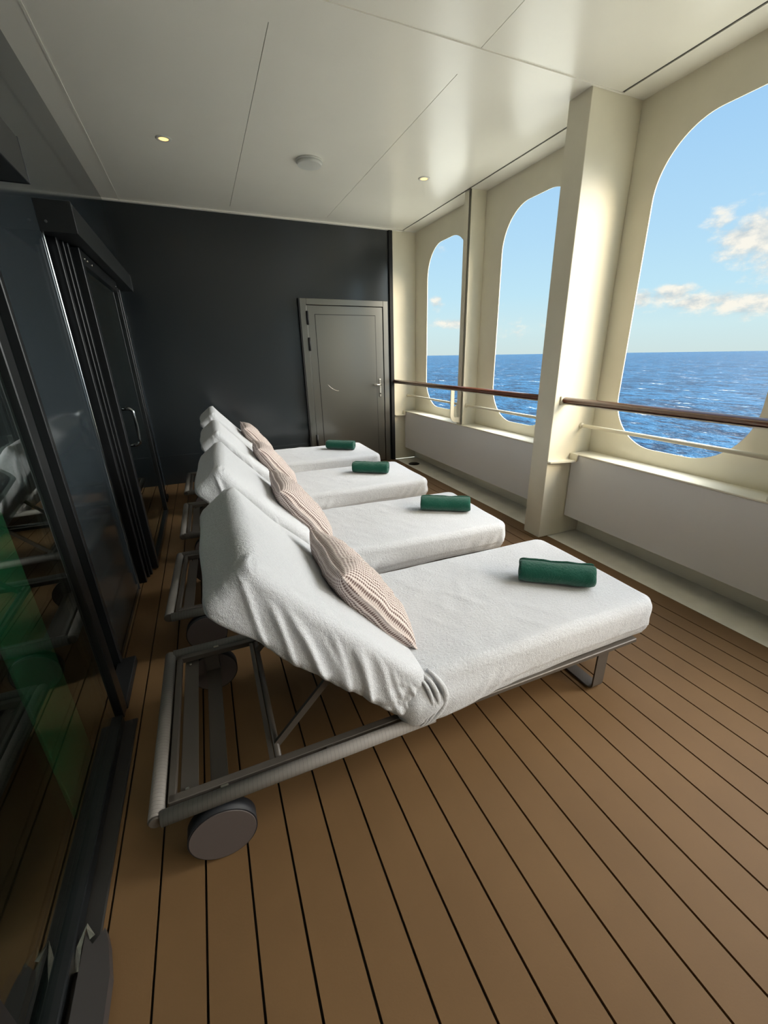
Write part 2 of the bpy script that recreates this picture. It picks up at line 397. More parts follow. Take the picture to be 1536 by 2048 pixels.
# ------------------------------------------------------------------ rails
def hand_rail(y0, y1, label):
    e_ = empty('handrail', (2.41, y0, 1.08), label, 'handrail')
    b = new(); n = max(2, int((y1 - y0) / 0.4)); L = y1 - y0
    prof = []
    for k in range(20):
        a = 2 * math.pi * k / 20; prof.append((0.031 * math.cos(a), 0.021 * math.sin(a) + 0.002))
    A = [b.verts.new((u, 0.006, v)) for u, v in prof]; B = [b.verts.new((u, L - 0.006, v)) for u, v in prof]
    for k in range(20): f_ = b.faces.new((A[k], A[(k + 1) % 20], B[(k + 1) % 20], B[k])); f_.smooth = True
    b.faces.new(A[::-1]); b.faces.new(B); bmesh.ops.recalc_face_normals(b, faces=b.faces[:])
    obj('wooden_rail', b, M['wood'], e_)
    b = new(); box(b, -0.017, 0.017, 0, L, -0.026, -0.019)
    obj('flat_bar', b, M['white_paint'], e_)
    for yy in (0.0, L - 0.008):
        b = new(); box(b, -0.045, 0.045, yy, yy + 0.008, -0.032, 0.032, 0.003, 1); obj('end_plate', b, M['white_paint'], e_, label='cream end plate of the rail')
    return e_
h1 = hand_rail(2.592, YE - 0.003, 'brown wooden handrail from the column to the end wall')
h2 = hand_rail(YB + 0.1, 2.408, 'brown wooden handrail running from the column toward the camera')
# bracket that carries the handrail from the slim frame (L shaped flat bar)
def rail_bracket(root, y):
    b = new(); yl = y - root.location.y
    zt = 1.052 - root.location.z; zb = 0.70 - root.location.z; x0 = 2.425 - 2.41; x1 = 2.5475 - 2.41; w_ = 0.042
    pts = [(x0, zt), (x0 + w_, zt), (x0 + w_, zb + 0.085)]
    for i in range(7): a = math.pi + math.pi / 2 * i / 6; pts.append((x0 + w_ + 0.025 + 0.025 * math.cos(a), zb + 0.085 + 0.025 * math.sin(a)))
    pts += [(x1, zb + 0.058), (x1, zb)]
    for i in range(9): a = -math.pi / 2 - math.pi / 2 * i / 8; pts.append((x0 + 0.07 + 0.07 * math.cos(a), zb + 0.085 + 0.075 * math.sin(a)))
    extrude_poly(b, pts, 'y', yl, yl + 0.012)
    obj('rail_bracket', b, M['white_paint'], root, label='cream L-shaped bracket holding the rail')
rail_bracket(h1, 4.045); rail_bracket(h2, 1.02)
def low_rail(y0, y1, label):
    e_ = empty('lower_rail', (2.61, y0, 0.885), label, 'rail')
    b = new(); cyl(b, (0, 0, 0), (0, y1 - y0, 0), 0.0135, 16); obj('rail_tube', b, M['white_paint'], e_)
    for yy, s_ in ((0.0, 1), (y1 - y0, -1)):
        b = new(); cyl(b, (0, yy, 0), (0, yy + s_ * 0.02, 0), 0.023, 16, 0.0135); obj('weld_collar', b, M['white_paint'], e_)
low_rail(4.044, YE - 0.003, 'thin white tube across the farthest opening below the handrail')
low_rail(2.592, 4.018, 'thin white tube across the middle opening below the handrail')
low_rail(1.024, 2.408, 'thin white tube across the nearest opening in view')
# small grey box on the hull behind the bracket
bm = new(); box(bm, 2.64, 2.72, 4.06, 4.2, 0.76, 0.86, 0.008, 2)
# (kept low behind the bracket)
obj('junction_box', bm, M['panel_paint'], label='small grey box fixed to the slim frame behind the rail bracket', cat='box')

# ------------------------------------------------------------------ ceiling
bm = new()
box(bm, XL - 0.05, XH + 0.05, YB - 0.05, YE + 0.05, ZC + 0.02, ZC + 0.06, mi=1)
g = 0.0035
fields = [(YB, 2.395, [(-0.448, 1.541), (1.5445, 2.532)]), (2.405, 2.62, [(-0.448, 2.532)]), (2.62, 5.335, [(-0.448, 0.5385), (0.542, 1.541), (1.5445, 2.532)]), (5.335, YE, [(-0.448, 2.532)])]
for y0, y1, xs in fields:
    for a, b in xs: box(bm, a, b, y0, y1, ZC, ZC + 0.02)
box(bm, XL, -0.448, YB, YE, ZC, ZC + 0.02)
box(bm, 2.550, XH, YB, YE, ZC, ZC + 0.02)
box(bm, -0.455, -0.443, YB, YE, ZC - 0.004, ZC + 0.001)                  # raised light joint strip
box(bm, XL, 2.55, YE - 0.035, YE, ZC - 0.012, ZC + 0.001)                # end moulding
box(bm, -0.448, 2.55, 2.395, 2.408, ZC - 0.005, ZC + 0.001)              # cross joint strip
obj('ceiling', bm, [M['ceiling'], M['gap']], kind='structure', label='white panelled ceiling with thin dark joints', cat='ceiling')
bm = new(); box(bm, 2.532, 2.550, YB, 2.40, ZC + 0.006, ZC + 0.012); box(bm, 2.532, 2.550, 2.408, YE, ZC + 0.006, ZC + 0.012)
obj('trim_6', bm, M['gap'], kind='structure')
def downlight(x, y, label):
    e_ = empty('recessed_downlight', (x, y, ZC), label, 'ceiling light', 'ceiling downlights')
    b = new(); n = 32; prof = [(0.030, 0.0), (0.034, -0.006), (0.050, -0.004), (0.052, 0.0)]
    rings = [[b.verts.new((r0 * math.cos(2 * math.pi * k / n), r0 * math.sin(2 * math.pi * k / n), z)) for k in range(n)] for r0, z in prof]
    for A, B in zip(rings, rings[1:]):
        for k in range(n): f_ = b.faces.new((A[k], A[(k + 1) % n], B[(k + 1) % n], B[k])); f_.smooth = True
    bmesh.ops.recalc_face_normals(b, faces=b.faces[:])
    obj('trim_ring', b, M['plastic'], e_)
    b = new(); cyl(b, (0, 0, -0.001), (0, 0, -0.003), 0.031, 32); obj('lens', b, M['lamp'], e_, label='glowing warm yellow lens')
    L = bpy.data.lights.new('downlight_lamp', 'SPOT'); L.energy = 1.5; L.color = (1, 0.75, 0.45); L.spot_size = 1.9; L.spot_blend = 0.8; L.shadow_soft_size = 0.03
    lo = bpy.data.objects.new('downlight_lamp', L); COL.objects.link(lo); lo.parent = e_; lo.location = (0, 0, -0.02)
downlight(0.026, 4.01, 'warm recessed downlight on the side wall half of the ceiling')
downlight(2.04, 3.975, 'warm recessed downlight near the window side of the ceiling')
spk = empty('ceiling_speaker', (1.04, 3.99, ZC), 'round white speaker disc in the middle ceiling panel', 'ceiling speaker')
bm = new(); cyl(bm, (0, 0, 0), (0, 0, -0.012), 0.105, 48); obj('rim', bm, M['plastic'], spk, smooth=False)
bm = new(); cyl(bm, (0, 0, -0.012), (0, 0, -0.032), 0.100, 48, 0.092); obj('grille', bm, M['plastic'], spk)

# ------------------------------------------------------------------ end wall with door
bm = new(); box(bm, XL - 0.05, 2.40, YE, YE + 0.05, -0.02, ZC + 0.02)
obj('wall_back', bm, M['dark_paint'], kind='structure', label='glossy anthracite end wall', cat='wall')
bm = new(); box(bm, 2.350, 2.398, YE - 0.03, YE + 0.02, -0.002, ZC - 0.012, 0.003, 1); obj('trim_7', bm, M['black'], kind='structure')
bm = new(); box(bm, XL, 1.185, YE - 0.010, YE, 0.0, 0.345, 0.002, 1); obj('baseboard_back', bm, M['dark_paint'], kind='structure')
dr = empty('door_1', (1.75, YE, 0.0), 'grey metal door with lever handle in the end wall', 'door'); dr['kind'] = 'structure'
Lx = lambda x: x - 1.75
bm = new()
for a in ((1.192, 1.268, 0.0, 2.045), (2.245, 2.312, 0.0, 2.045), (1.268, 2.245, 1.978, 2.045)):
    box(bm, Lx(a[0]), Lx(a[1]), -0.050, 0.0, a[2], a[3], 0.003, 1)
obj('door_frame', bm, M['door_metal'], dr)
bm = new(); box(bm, Lx(1.178), Lx(1.191), -0.046, 0.0, 0.0, 2.046); obj('frame_shadow', bm, M['black'], dr)  # black strip put in for the shadow gap along the frame's left side
bm = new(); box(bm, Lx(1.273), Lx(2.240), -0.036, -0.004, 0.012, 1.973, 0.002, 1)
leaf = obj('door_leaf', bm, M['door_metal'], dr)
bm = new(); box(bm, Lx(1.362), Lx(2.142), -0.0375, -0.034, 0.05, 1.880); obj('panel_groove', bm, M['black'], leaf)
bm = new(); box(bm, Lx(1.367), Lx(2.137), -0.0395, -0.034, 0.055, 1.875, 0.002, 1); obj('door_panel', bm, M['door_metal'], leaf)
bm = new(); box(bm, Lx(1.268), Lx(2.245), -0.020, -0.003, 0.0, 1.978); obj('door_gap', bm, M['black'], dr)
h = new(); box(h, Lx(2.168), Lx(2.196), -0.047, -0.036, 0.885, 1.118, 0.006, 2); 
hp = obj('handle_plate', h, M['steel'], dr)
h = new(); cyl(h, (Lx(2.182), -0.04, 1.045), (Lx(2.182), -0.09, 1.045), 0.010, 16); tube(h, [(Lx(2.186), -0.088, 1.045), (Lx(2.12), -0.088, 1.045), (Lx(2.07), -0.082, 1.045)], 0.010)
obj('lever', h, M['steel'], hp)
h = new(); cyl(h, (Lx(2.182), -0.046, 0.93), (Lx(2.182), -0.052, 0.93), 0.008, 16); obj('keyhole', h, M['black'], hp)
for z0, z1 in ((1.76, 1.91), (1.47, 1.62), (0.3, 0.45)):
    h = new(); cyl(h, (Lx(1.270), -0.058, z0), (Lx(1.270), -0.058, z1), 0.014, 12); box(h, Lx(1.262), Lx(1.278), -0.056, -0.046, z0 + 0.01, z1 - 0.01); obj('hinge', h, M['black'], dr)
# curved scratch on the door
h = new(); pts = [(Lx(1.462 + 0.145 * t_ / 10), -0.0396, 1.075 - 0.085 * (1 - (1 - t_ / 10) ** 2)) for t_ in range(11)]
tube(h, pts, 0.0015, 6); obj('scratch', h, M['steel'], leaf, label='thin pale curved scratch')

# ------------------------------------------------------------------ side wall (left): glossy slate wall, two glass door units
bm = new()
XW = XL - 0.08
box(bm, XW, XL, 2.07, 2.88, -0.02, ZC + 0.02)           # between the doors
box(bm, XW, XL, 4.98, YE, -0.02, ZC + 0.02)             # beyond the far door
box(bm, XW, XL, -0.05, 2.07, 2.02, ZC + 0.02)           # over the near door
box(bm, XW, XL, 2.88, 4.98, 2.02, ZC + 0.02)            # over the far door
box(bm, XW, XL, YB, -0.05, -0.02, ZC + 0.02)
obj('wall_left', bm, M['dark_side'], kind='structure', label='glossy slate side wall', cat='wall')
# the end of the panel beside the far door: pale bevelled edge
bm = new(); box(bm, XL - 0.006, XL + 0.006, 2.872, 2.884, 0.0, 2.02, 0.003, 1); obj('trim_8', bm, M['chrome_dark'], kind='structure')
# behind the doors
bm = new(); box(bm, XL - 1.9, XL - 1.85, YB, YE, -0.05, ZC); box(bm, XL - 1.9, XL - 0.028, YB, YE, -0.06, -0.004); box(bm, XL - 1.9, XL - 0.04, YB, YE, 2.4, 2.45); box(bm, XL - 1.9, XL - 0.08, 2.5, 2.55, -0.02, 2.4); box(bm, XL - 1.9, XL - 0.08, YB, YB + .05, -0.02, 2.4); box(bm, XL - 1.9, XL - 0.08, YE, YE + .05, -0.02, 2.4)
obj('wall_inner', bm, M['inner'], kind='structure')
bm = new(); box(bm, -0.612, -0.600, 1.27, 1.53, 0.0, 1.97, 0.003, 1)
obj('curtain_panel', bm, M['green_panel'], label='tall green panel seen through the near glass door', cat='panel')

def header(y0, y1, label):
    e_ = empty('door_header_box', (XL, y0, 1.98), label, 'door operator')
    L = y1 - y0
    b = new(); box(b, 0.0, 0.148, 0.006, L - 0.006, 0.0, 0.130, 0.002, 1); obj('cover', b, M['dark_lid'], e_)
    for yy, s_ in ((0.0, -1), (L - 0.006, 1)):
        b = new(); box(b, 0.0, 0.150, yy, yy + 0.006, -0.002, 0.132, 0.0015, 1); cp = obj('end_cap', b, M['dark_lid'], e_)
        b = new(); cyl(b, (0.032, yy + (0 if s_ < 0 else 0.006), 0.04), (0.032, yy + (0 if s_ < 0 else 0.006) + s_ * 0.003, 0.04), 0.006, 16); obj('screw', b, M['chrome_dark'], cp)
header(2.852, 4.93, 'dark box above the far glass door, end cap with one screw')
header(0.05, 2.172, 'dark box above the near glass door at the left edge')

def stile(root, name, x0, x1, y0, y1, z0, z1, m_='dark_frame', bev=0.003):
    b = new(); box(b, x0 - root.location.x, x1 - root.location.x, y0 - root.location.y, y1 - root.location.y, z0, z1, bev, 1); return obj(name, b, M[m_], root)
# far door: fixed jamb profiles stepping outward, then the sliding leaf
d2 = empty('door_2', (XL, 2.89, 0.0), 'far dark glass sliding door with a curved pull bar', 'door'); d2['kind'] = 'structure'
stile(d2, 'jamb', XL - 0.07, XL - 0.012, 2.884, 2.93, 0, 1.98)
stile(d2, 'jamb', XL - 0.07, -0.555, 2.955, 3.00, 0, 1.98)
stile(d2, 'jamb', XL - 0.07, -0.543, 3.03, 3.05, 0, 1.98)
stile(d2, 'jamb', XL - 0.05, -0.530, 3.064, 3.10, 0, 1.98)
stile(d2, 'back_panel', XL - 0.075, XL - 0.06, 2.88, 3.2, 0, 2.02, 'black')
stile(d2, 'stile', -0.545, -0.497, 3.135, 3.20, 0.012, 1.975)
stile(d2, 'stile', -0.545, -0.499, 4.36, 4.42, 0.012, 1.94)
stile(d2, 'top_rail', -0.545, -0.499, 3.20, 4.36, 1.90, 1.975)
stile(d2, 'bottom_rail', -0.545, -0.499, 3.20, 4.36, 0.012, 0.055)
stile(d2, 'glass_pane', -0.528, -0.516, 3.195, 4.365, 0.05, 1.905, 'glass', 0)
stile(d2, 'jamb', XL - 0.04, -0.535, 4.80, 4.86, 0, 1.98)
stile(d2, 'jamb', XL - 0.04, -0.550, 4.92, 4.985, 0, 1.98)
stile(d2, 'glass_pane', XL - 0.02, XL - 0.008, 4.42, 4.80, 0.03, 1.98, 'glass', 0)
stile(d2, 'door_stop', XL, -0.530, 4.80, 4.985, 0.0, 0.04, 'black')
hb = new(); hx = -0.5 - XL; hy = 3.255 - 2.89
tube(hb, [(hx, hy, 1.105), (hx + 0.03, hy, 1.105)] + [(hx + 0.03 + 0.03 * math.sin(math.radians(a)), hy + 0.0, 1.075 + 0.03 * math.cos(math.radians(a))) for a in (20, 45, 70, 90)] +
     [(hx + 0.06, hy, z) for z in (1.0, 0.91)] + [(hx + 0.03 + 0.03 * math.cos(math.radians(a)), hy, 0.90 - 0.03 * math.sin(math.radians(a))) for a in (20, 45, 70)] + [(hx + 0.03, hy, 0.87), (hx, hy, 0.87)], 0.0105)
obj('pull_handle', hb, M['chrome_dark'], d2, label='curved polished pull bar')
for yy in (3.23, 3.30, 3.42, 4.28):
    bmk = new(); cyl(bmk, (-0.499 - XL, yy - 2.89, 1.935), (-0.494 - XL, yy - 2.89, 1.935), 0.006, 12); obj('rail_screw', bmk, M['steel'], d2)
# near door
d1 = empty('door_3', (XL, 0.0, 0.0), 'near dark glass sliding door reflecting the loungers', 'door'); d1['kind'] = 'structure'
stile(d1, 'jamb', XL - 0.05, -0.572, 2.035, 2.068, 0, 1.98)
stile(d1, 'glass_pane', XL - 0.022, XL - 0.010, 1.74, 2.036, 0.03, 1.98, 'glass', 0)
stile(d1, 'stile', -0.565, -0.518, 1.675, 1.745, 0.012, 1.975)
stile(d1, 'gasket', -0.558, -0.540, 1.655, 1.675, 0.012, 1.975, 'black')
stile(d1, 'stile', -0.565, -0.518, 0.60, 0.66, 0.012, 1.975)
stile(d1, 'top_rail', -0.565, -0.518, 0.66, 1.675, 1.91, 1.975)
stile(d1, 'bottom_rail', -0.565, -0.514, 0.66, 1.655, 0.010, 0.05)
stile(d1, 'glass_pane', -0.546, -0.534, 0.655, 1.657, 0.045, 1.915, 'glass', 0)
stile(d1, 'glass_pane', XL - 0.022, XL - 0.010, -0.05, 0.66, 0.03, 1.98, 'glass', 0)
stile(d1, 'floor_track', -0.60, -0.470, -0.05, 1.66, -0.001, 0.009, 'track')
stile(d1, 'door_stop', XL, -0.515, 1.74, 2.07, 0.0, 0.04, 'black')
# low dark guide block on the floor at the left edge with a bent bright clip
gb = empty('floor_guide', (-0.445, 0.5, 0.009), 'dark grey block on the floor beside the near door, bright clip on its end', 'door guide')
b_ = new(); extrude_poly(b_, [(-0.045, -0.6), (0.025, -0.6), (0.02, 0.27), (0.006, 0.34), (-0.006, 0.375), (-0.03, 0.35), (-0.05, 0.38)], 'z', 0, 0.035); obj('block', b_, M['block'], gb)
b_ = new(); tube(b_, [(-0.065, 0.32, 0.008), (-0.060, 0.36, 0.03), (-0.048, 0.395, 0.04), (-0.032, 0.365, 0.036)], 0, flat=(0.012, 0.002)); obj('clip', b_, M['steel'], gb, label='bent bright steel clip')

# wall behind the camera
bm = new(); box(bm, XL - 0.05, XH + 0.05, YB - 0.06, YB, -0.05, ZC + 0.05)
obj('wall_rear', bm, M['ceiling'], kind='structure')

# ------------------------------------------------------------------ loungers
def grid_box(nx, ny, nz):
    """surface of a unit box [-1,1]^3 as a dense connected grid"""
    bm_ = new(); vd_ = {}
    def V(i, j, k):
        key = (i, j, k)
        if key not in vd_: vd_[key] = bm_.verts.new((2 * i / nx - 1, 2 * j / ny - 1, 2 * k / nz - 1))
        return vd_[key]
    for i in range(nx):
        for j in range(ny):
            for k in (0, nz): bm_.faces.new((V(i, j, k), V(i + 1, j, k), V(i + 1, j + 1, k), V(i, j + 1, k)))
    for i in range(nx):
        for k in range(nz):
            for j in (0, ny): bm_.faces.new((V(i, j, k), V(i + 1, j, k), V(i + 1, j, k + 1), V(i, j, k + 1)))
    for j in range(ny):
        for k in range(nz):
            for i in (0, nx): bm_.faces.new((V(i, j, k), V(i, j + 1, k), V(i, j + 1, k + 1), V(i, j, k + 1)))
    bmesh.ops.recalc_face_normals(bm_, faces=bm_.faces[:])
    return bm_
def rounded(p, L, Wd, T_, r_):
    """map unit-box point to a rounded box of half sizes L,Wd,T_; returns point and outward normal"""
    q = Vector((p.x * L, p.y * Wd, p.z * T_))
    c = Vector((max(-L + r_, min(L - r_, q.x)), max(-Wd + r_, min(Wd - r_, q.y)), max(-T_ + r_, min(T_ - r_, q.z))))
    n = q - c
    if n.length < 1e-6: return q, Vector((0, 0, 1 if p.z > 0 else -1))
    n = n.normalized(); return c + n * r_, n
def sstep(x, a, b):
    t_ = max(0, min(1, (x - a) / (b - a))); return t_ * t_ * (3 - 2 * t_)
def crease(u, v, u0, v0, u1, v1, wd):
    """rounded ridge along the segment (u0,v0)-(u1,v1): 0..1"""
    du, dv = u1 - u0, v1 - v0; L2 = du * du + dv * dv
    t_ = max(0, min(1, ((u - u0) * du + (v - v0) * dv) / L2))
    dd = math.hypot(u - u0 - t_ * du, v - v0 - t_ * dv)
    return math.exp(-(dd / wd) ** 2) * math.sin(math.pi * min(1, max(0.08, t_ * 0.92 + 0.04)))

YN, YF = -0.385, 0.385      # near / far edge of the bedding, lounger's own coordinates (origin: floor under the middle of the hinge line)
def seat_cover(seed):
    # seat bedding: x 0..1.165 , z .245...40
    bm_ = grid_box(150, 90, 24); L, Wd, T_ = 0.608, 0.377, 0.089
    for v in bm_.verts:
        q, n = rounded(v.co, L, Wd, T_, 0.036)
        x = q.x + L - 0.03; y = q.y; z = q.z
        # rounded corners in plan at the foot
        cx, cy = L - 0.06, Wd - 0.06
        if q.x > cx and abs(q.y) > cy:
            dx, dy = q.x - cx, abs(q.y) - cy; m_ = max(dx, dy); l_ = math.hypot(dx, dy)
            if l_ > 0: k_ = m_ / l_; x = cx + dx * k_ + L - 0.03; y = math.copysign(cy + dy * k_, q.y)
        zz = 0.311 + z; zz -= 0.040 * (1 - sstep(x, 0.05, 0.80)) * sstep(-z, 0.0, T_)
        top = max(0, n.z); side = 1 - abs(n.z)
        # gentle wrinkles on top
        pn = Vector((x * 5, y * 5, seed * 3.1)); wv = noise.noise(Vector((x * 16 + y * 9, y * 5 - x * 3, seed)))
        dz = 0.0040 * top * noise.noise(pn) + 0.0050 * top * max(0, wv) ** 1.5 * sstep(0.85 - x, -0.2, 0.5)
        dz += 0.0035 * top * max(0, noise.noise(Vector((x * 7 - y * 10, y * 4 + x * 11, seed + 4)))) * math.exp(-((x - 0.42) / 0.3) ** 2)
        # side folds: short slanting creases strongest near foot and hinge
        s_ = x if abs(n.y) > abs(n.x) else y * 1.0
        low = sstep(0.36 - zz, -0.02, 0.09)
        ph = s_ * 62 - (zz - 0.25) * 55 * (1 if seed % 2 else 0.7) + 2.5 * noise.noise(Vector((s_ * 4, zz * 3, seed * 7)))
        amp = 0.0085 * (0.35 + 0.65 * sstep(abs(x - 0.62), 0.18, 0.45))
        env = max(0, noise.noise(Vector((s_ * 5.1, 1.7, seed * 2.3))) + 0.35)
        disp = side * low * amp * env * math.sin(ph)
        bulge = side * 0.006 * math.sin(math.pi * min(1, max(0, (zz - 0.245) / 0.155))) + side * 0.026 * (1 - sstep(x, 0.10, 0.5)) * sstep(-z, -T_ * 0.6, T_ * 0.3)
        # hem: lower edge rises and falls
        if z < -T_ * 0.5:
            zz += 0.012 * noise.noise(Vector((s_ * 3.3, 9.1, seed))) * (1 if side > 0.3 else 0.4)
            if side > 0.3: bulge -= 0.004
        v.co = Vector((x + n.x * (disp + bulge), y + n.y * (disp + bulge), zz + dz))
    return bm_
# front surface line of the raised back (x, z), from hinge to head
BP = [(0.060, 0.385), (0.005, 0.440), (-0.045, 0.495), (-0.120, 0.572), (-0.205, 0.655), (-0.300, 0.755), (-0.385, 0.853), (-0.455, 0.940)]
def bp_at(s):
    """point + tangent at fraction s of the back line"""
    tot_ = [0]
    for a, b in zip(BP, BP[1:]): tot_.append(tot_[-1] + math.dist(a, b))
    D = s * tot_[-1]
    for i, (a, b) in enumerate(zip(BP, BP[1:])):
        if D <= tot_[i + 1] or i == len(BP) - 2:
            t_ = (D - tot_[i]) / (tot_[i + 1] - tot_[i]); break
    return (a[0] + (b[0] - a[0]) * t_, a[1] + (b[1] - a[1]) * t_)
def bp_dir(s):
    a = bp_at(max(0, s - 0.12)); b = bp_at(min(1, s + 0.12)); d_ = Vector((b[0] - a[0], b[1] - a[1])).normalized(); return d_
def back_cover(seed):
    bm_ = grid_box(140, 90, 30); L, Wd, T_ = 0.392, 0.380, 0.086
    rnd = random.Random(seed * 11 + 5)
    folds = []
    for k in range(11):
        u = 0.22 + 0.085 * k + rnd.uniform(-0.02, 0.02); folds.append((u, rnd.uniform(0.0, 0.9), rnd.uniform(-0.52, -0.34), rnd.uniform(0.006, 0.012), rnd.uniform(0.010, 0.017)))
    for v in bm_.verts:
        q, n = rounded(v.co, L, Wd, T_, 0.036)
        s = (q.x + L) / (2 * L)                 # 0 at hinge, 1 at head
        dpt = T_ - q.z                          # depth below front surface 0...156
        P0 = bp_at(s); d_ = bp_dir(s); nx_, nz_ = d_.y, -d_.x  # normal facing up/front
        if nz_ < 0: nx_, nz_ = -nx_, -nz_
        side = abs(n.y) ** 1.5
        w_ = dpt / (2 * T_)
        disp = 0.0
        if side > 0.05:
            for u0, vs, ln, am, wd in folds:     # long folds falling from the front edge to the hem, leaning toward the head
                du = (s - (u0 + w_ * ln + 0.05 * w_ * w_)) * 0.50
                e_ = sstep(w_, 0.05 + vs * 0.2, 0.3 + vs * 0.3) * (1 - 0.5 * sstep(w_, 0.93, 1.05))
                disp += am * math.exp(-(du / wd) ** 2) * e_
            # gathered cloth at the hinge: nested curved pleats
            rr = math.hypot((s - 0.02) * 0.77, (w_ - 1.0) * 0.17)
            disp += 0.008 * math.exp(-(rr / 0.10) ** 2) * math.sin(rr * 125 + seed)
            disp += 0.004 * noise.noise(Vector((s * 5, w_ * 2, seed)))
        bul = 0.0
        # head end: soft padded bulge; front: slight crown across the width
        crown = 0.016 * (1 - (q.y / Wd) ** 2) * (0.4 + 0.6 * s) * max(0, n.z)
        endb = 0.012 * max(0, n.x) * (1 - (q.y / Wd) ** 2)
        fr = 0.0045 * max(0, n.z) * noise.noise(Vector((s * 5, q.y * 6, seed * 5.5)))
        hem = 0.014 * sstep(w_, 0.6, 1.0) * noise.noise(Vector((s * 7.0, q.y * 4, seed * 1.3)))  
        pull = -0.010 * side * sstep(w_, 0.85, 1.0)
        dp = dpt + hem - crown - fr
        x = P0[0] - nx_ * dp + d_.x * (n.x > 0) * endb; z = P0[1] - nz_ * dp + d_.y * (n.x > 0) * endb
        if s > 0.97 or s < 0.03: pass
        lo_ = sstep(w_, 0.35, 1.0) * (1 - sstep(s, 0.0, 0.22)); x += 0.050 * lo_; z -= 0.056 * lo_
        y = q.y + math.copysign(disp + pull, q.y) * (1 if side > 0.05 else 0)
        # cloth end edges gather slightly at head corners
        if n.x > 0.3 and abs(q.y) > Wd * 0.8: 
            g_ = 0.006 * math.sin(w_ * 30 + q.y * 40); x += g_ * 0.5; z += g_ * 0.5
        v.co = Vector((x, y, z))
    # slope the near edge of the lower end into the seat
    return bm_

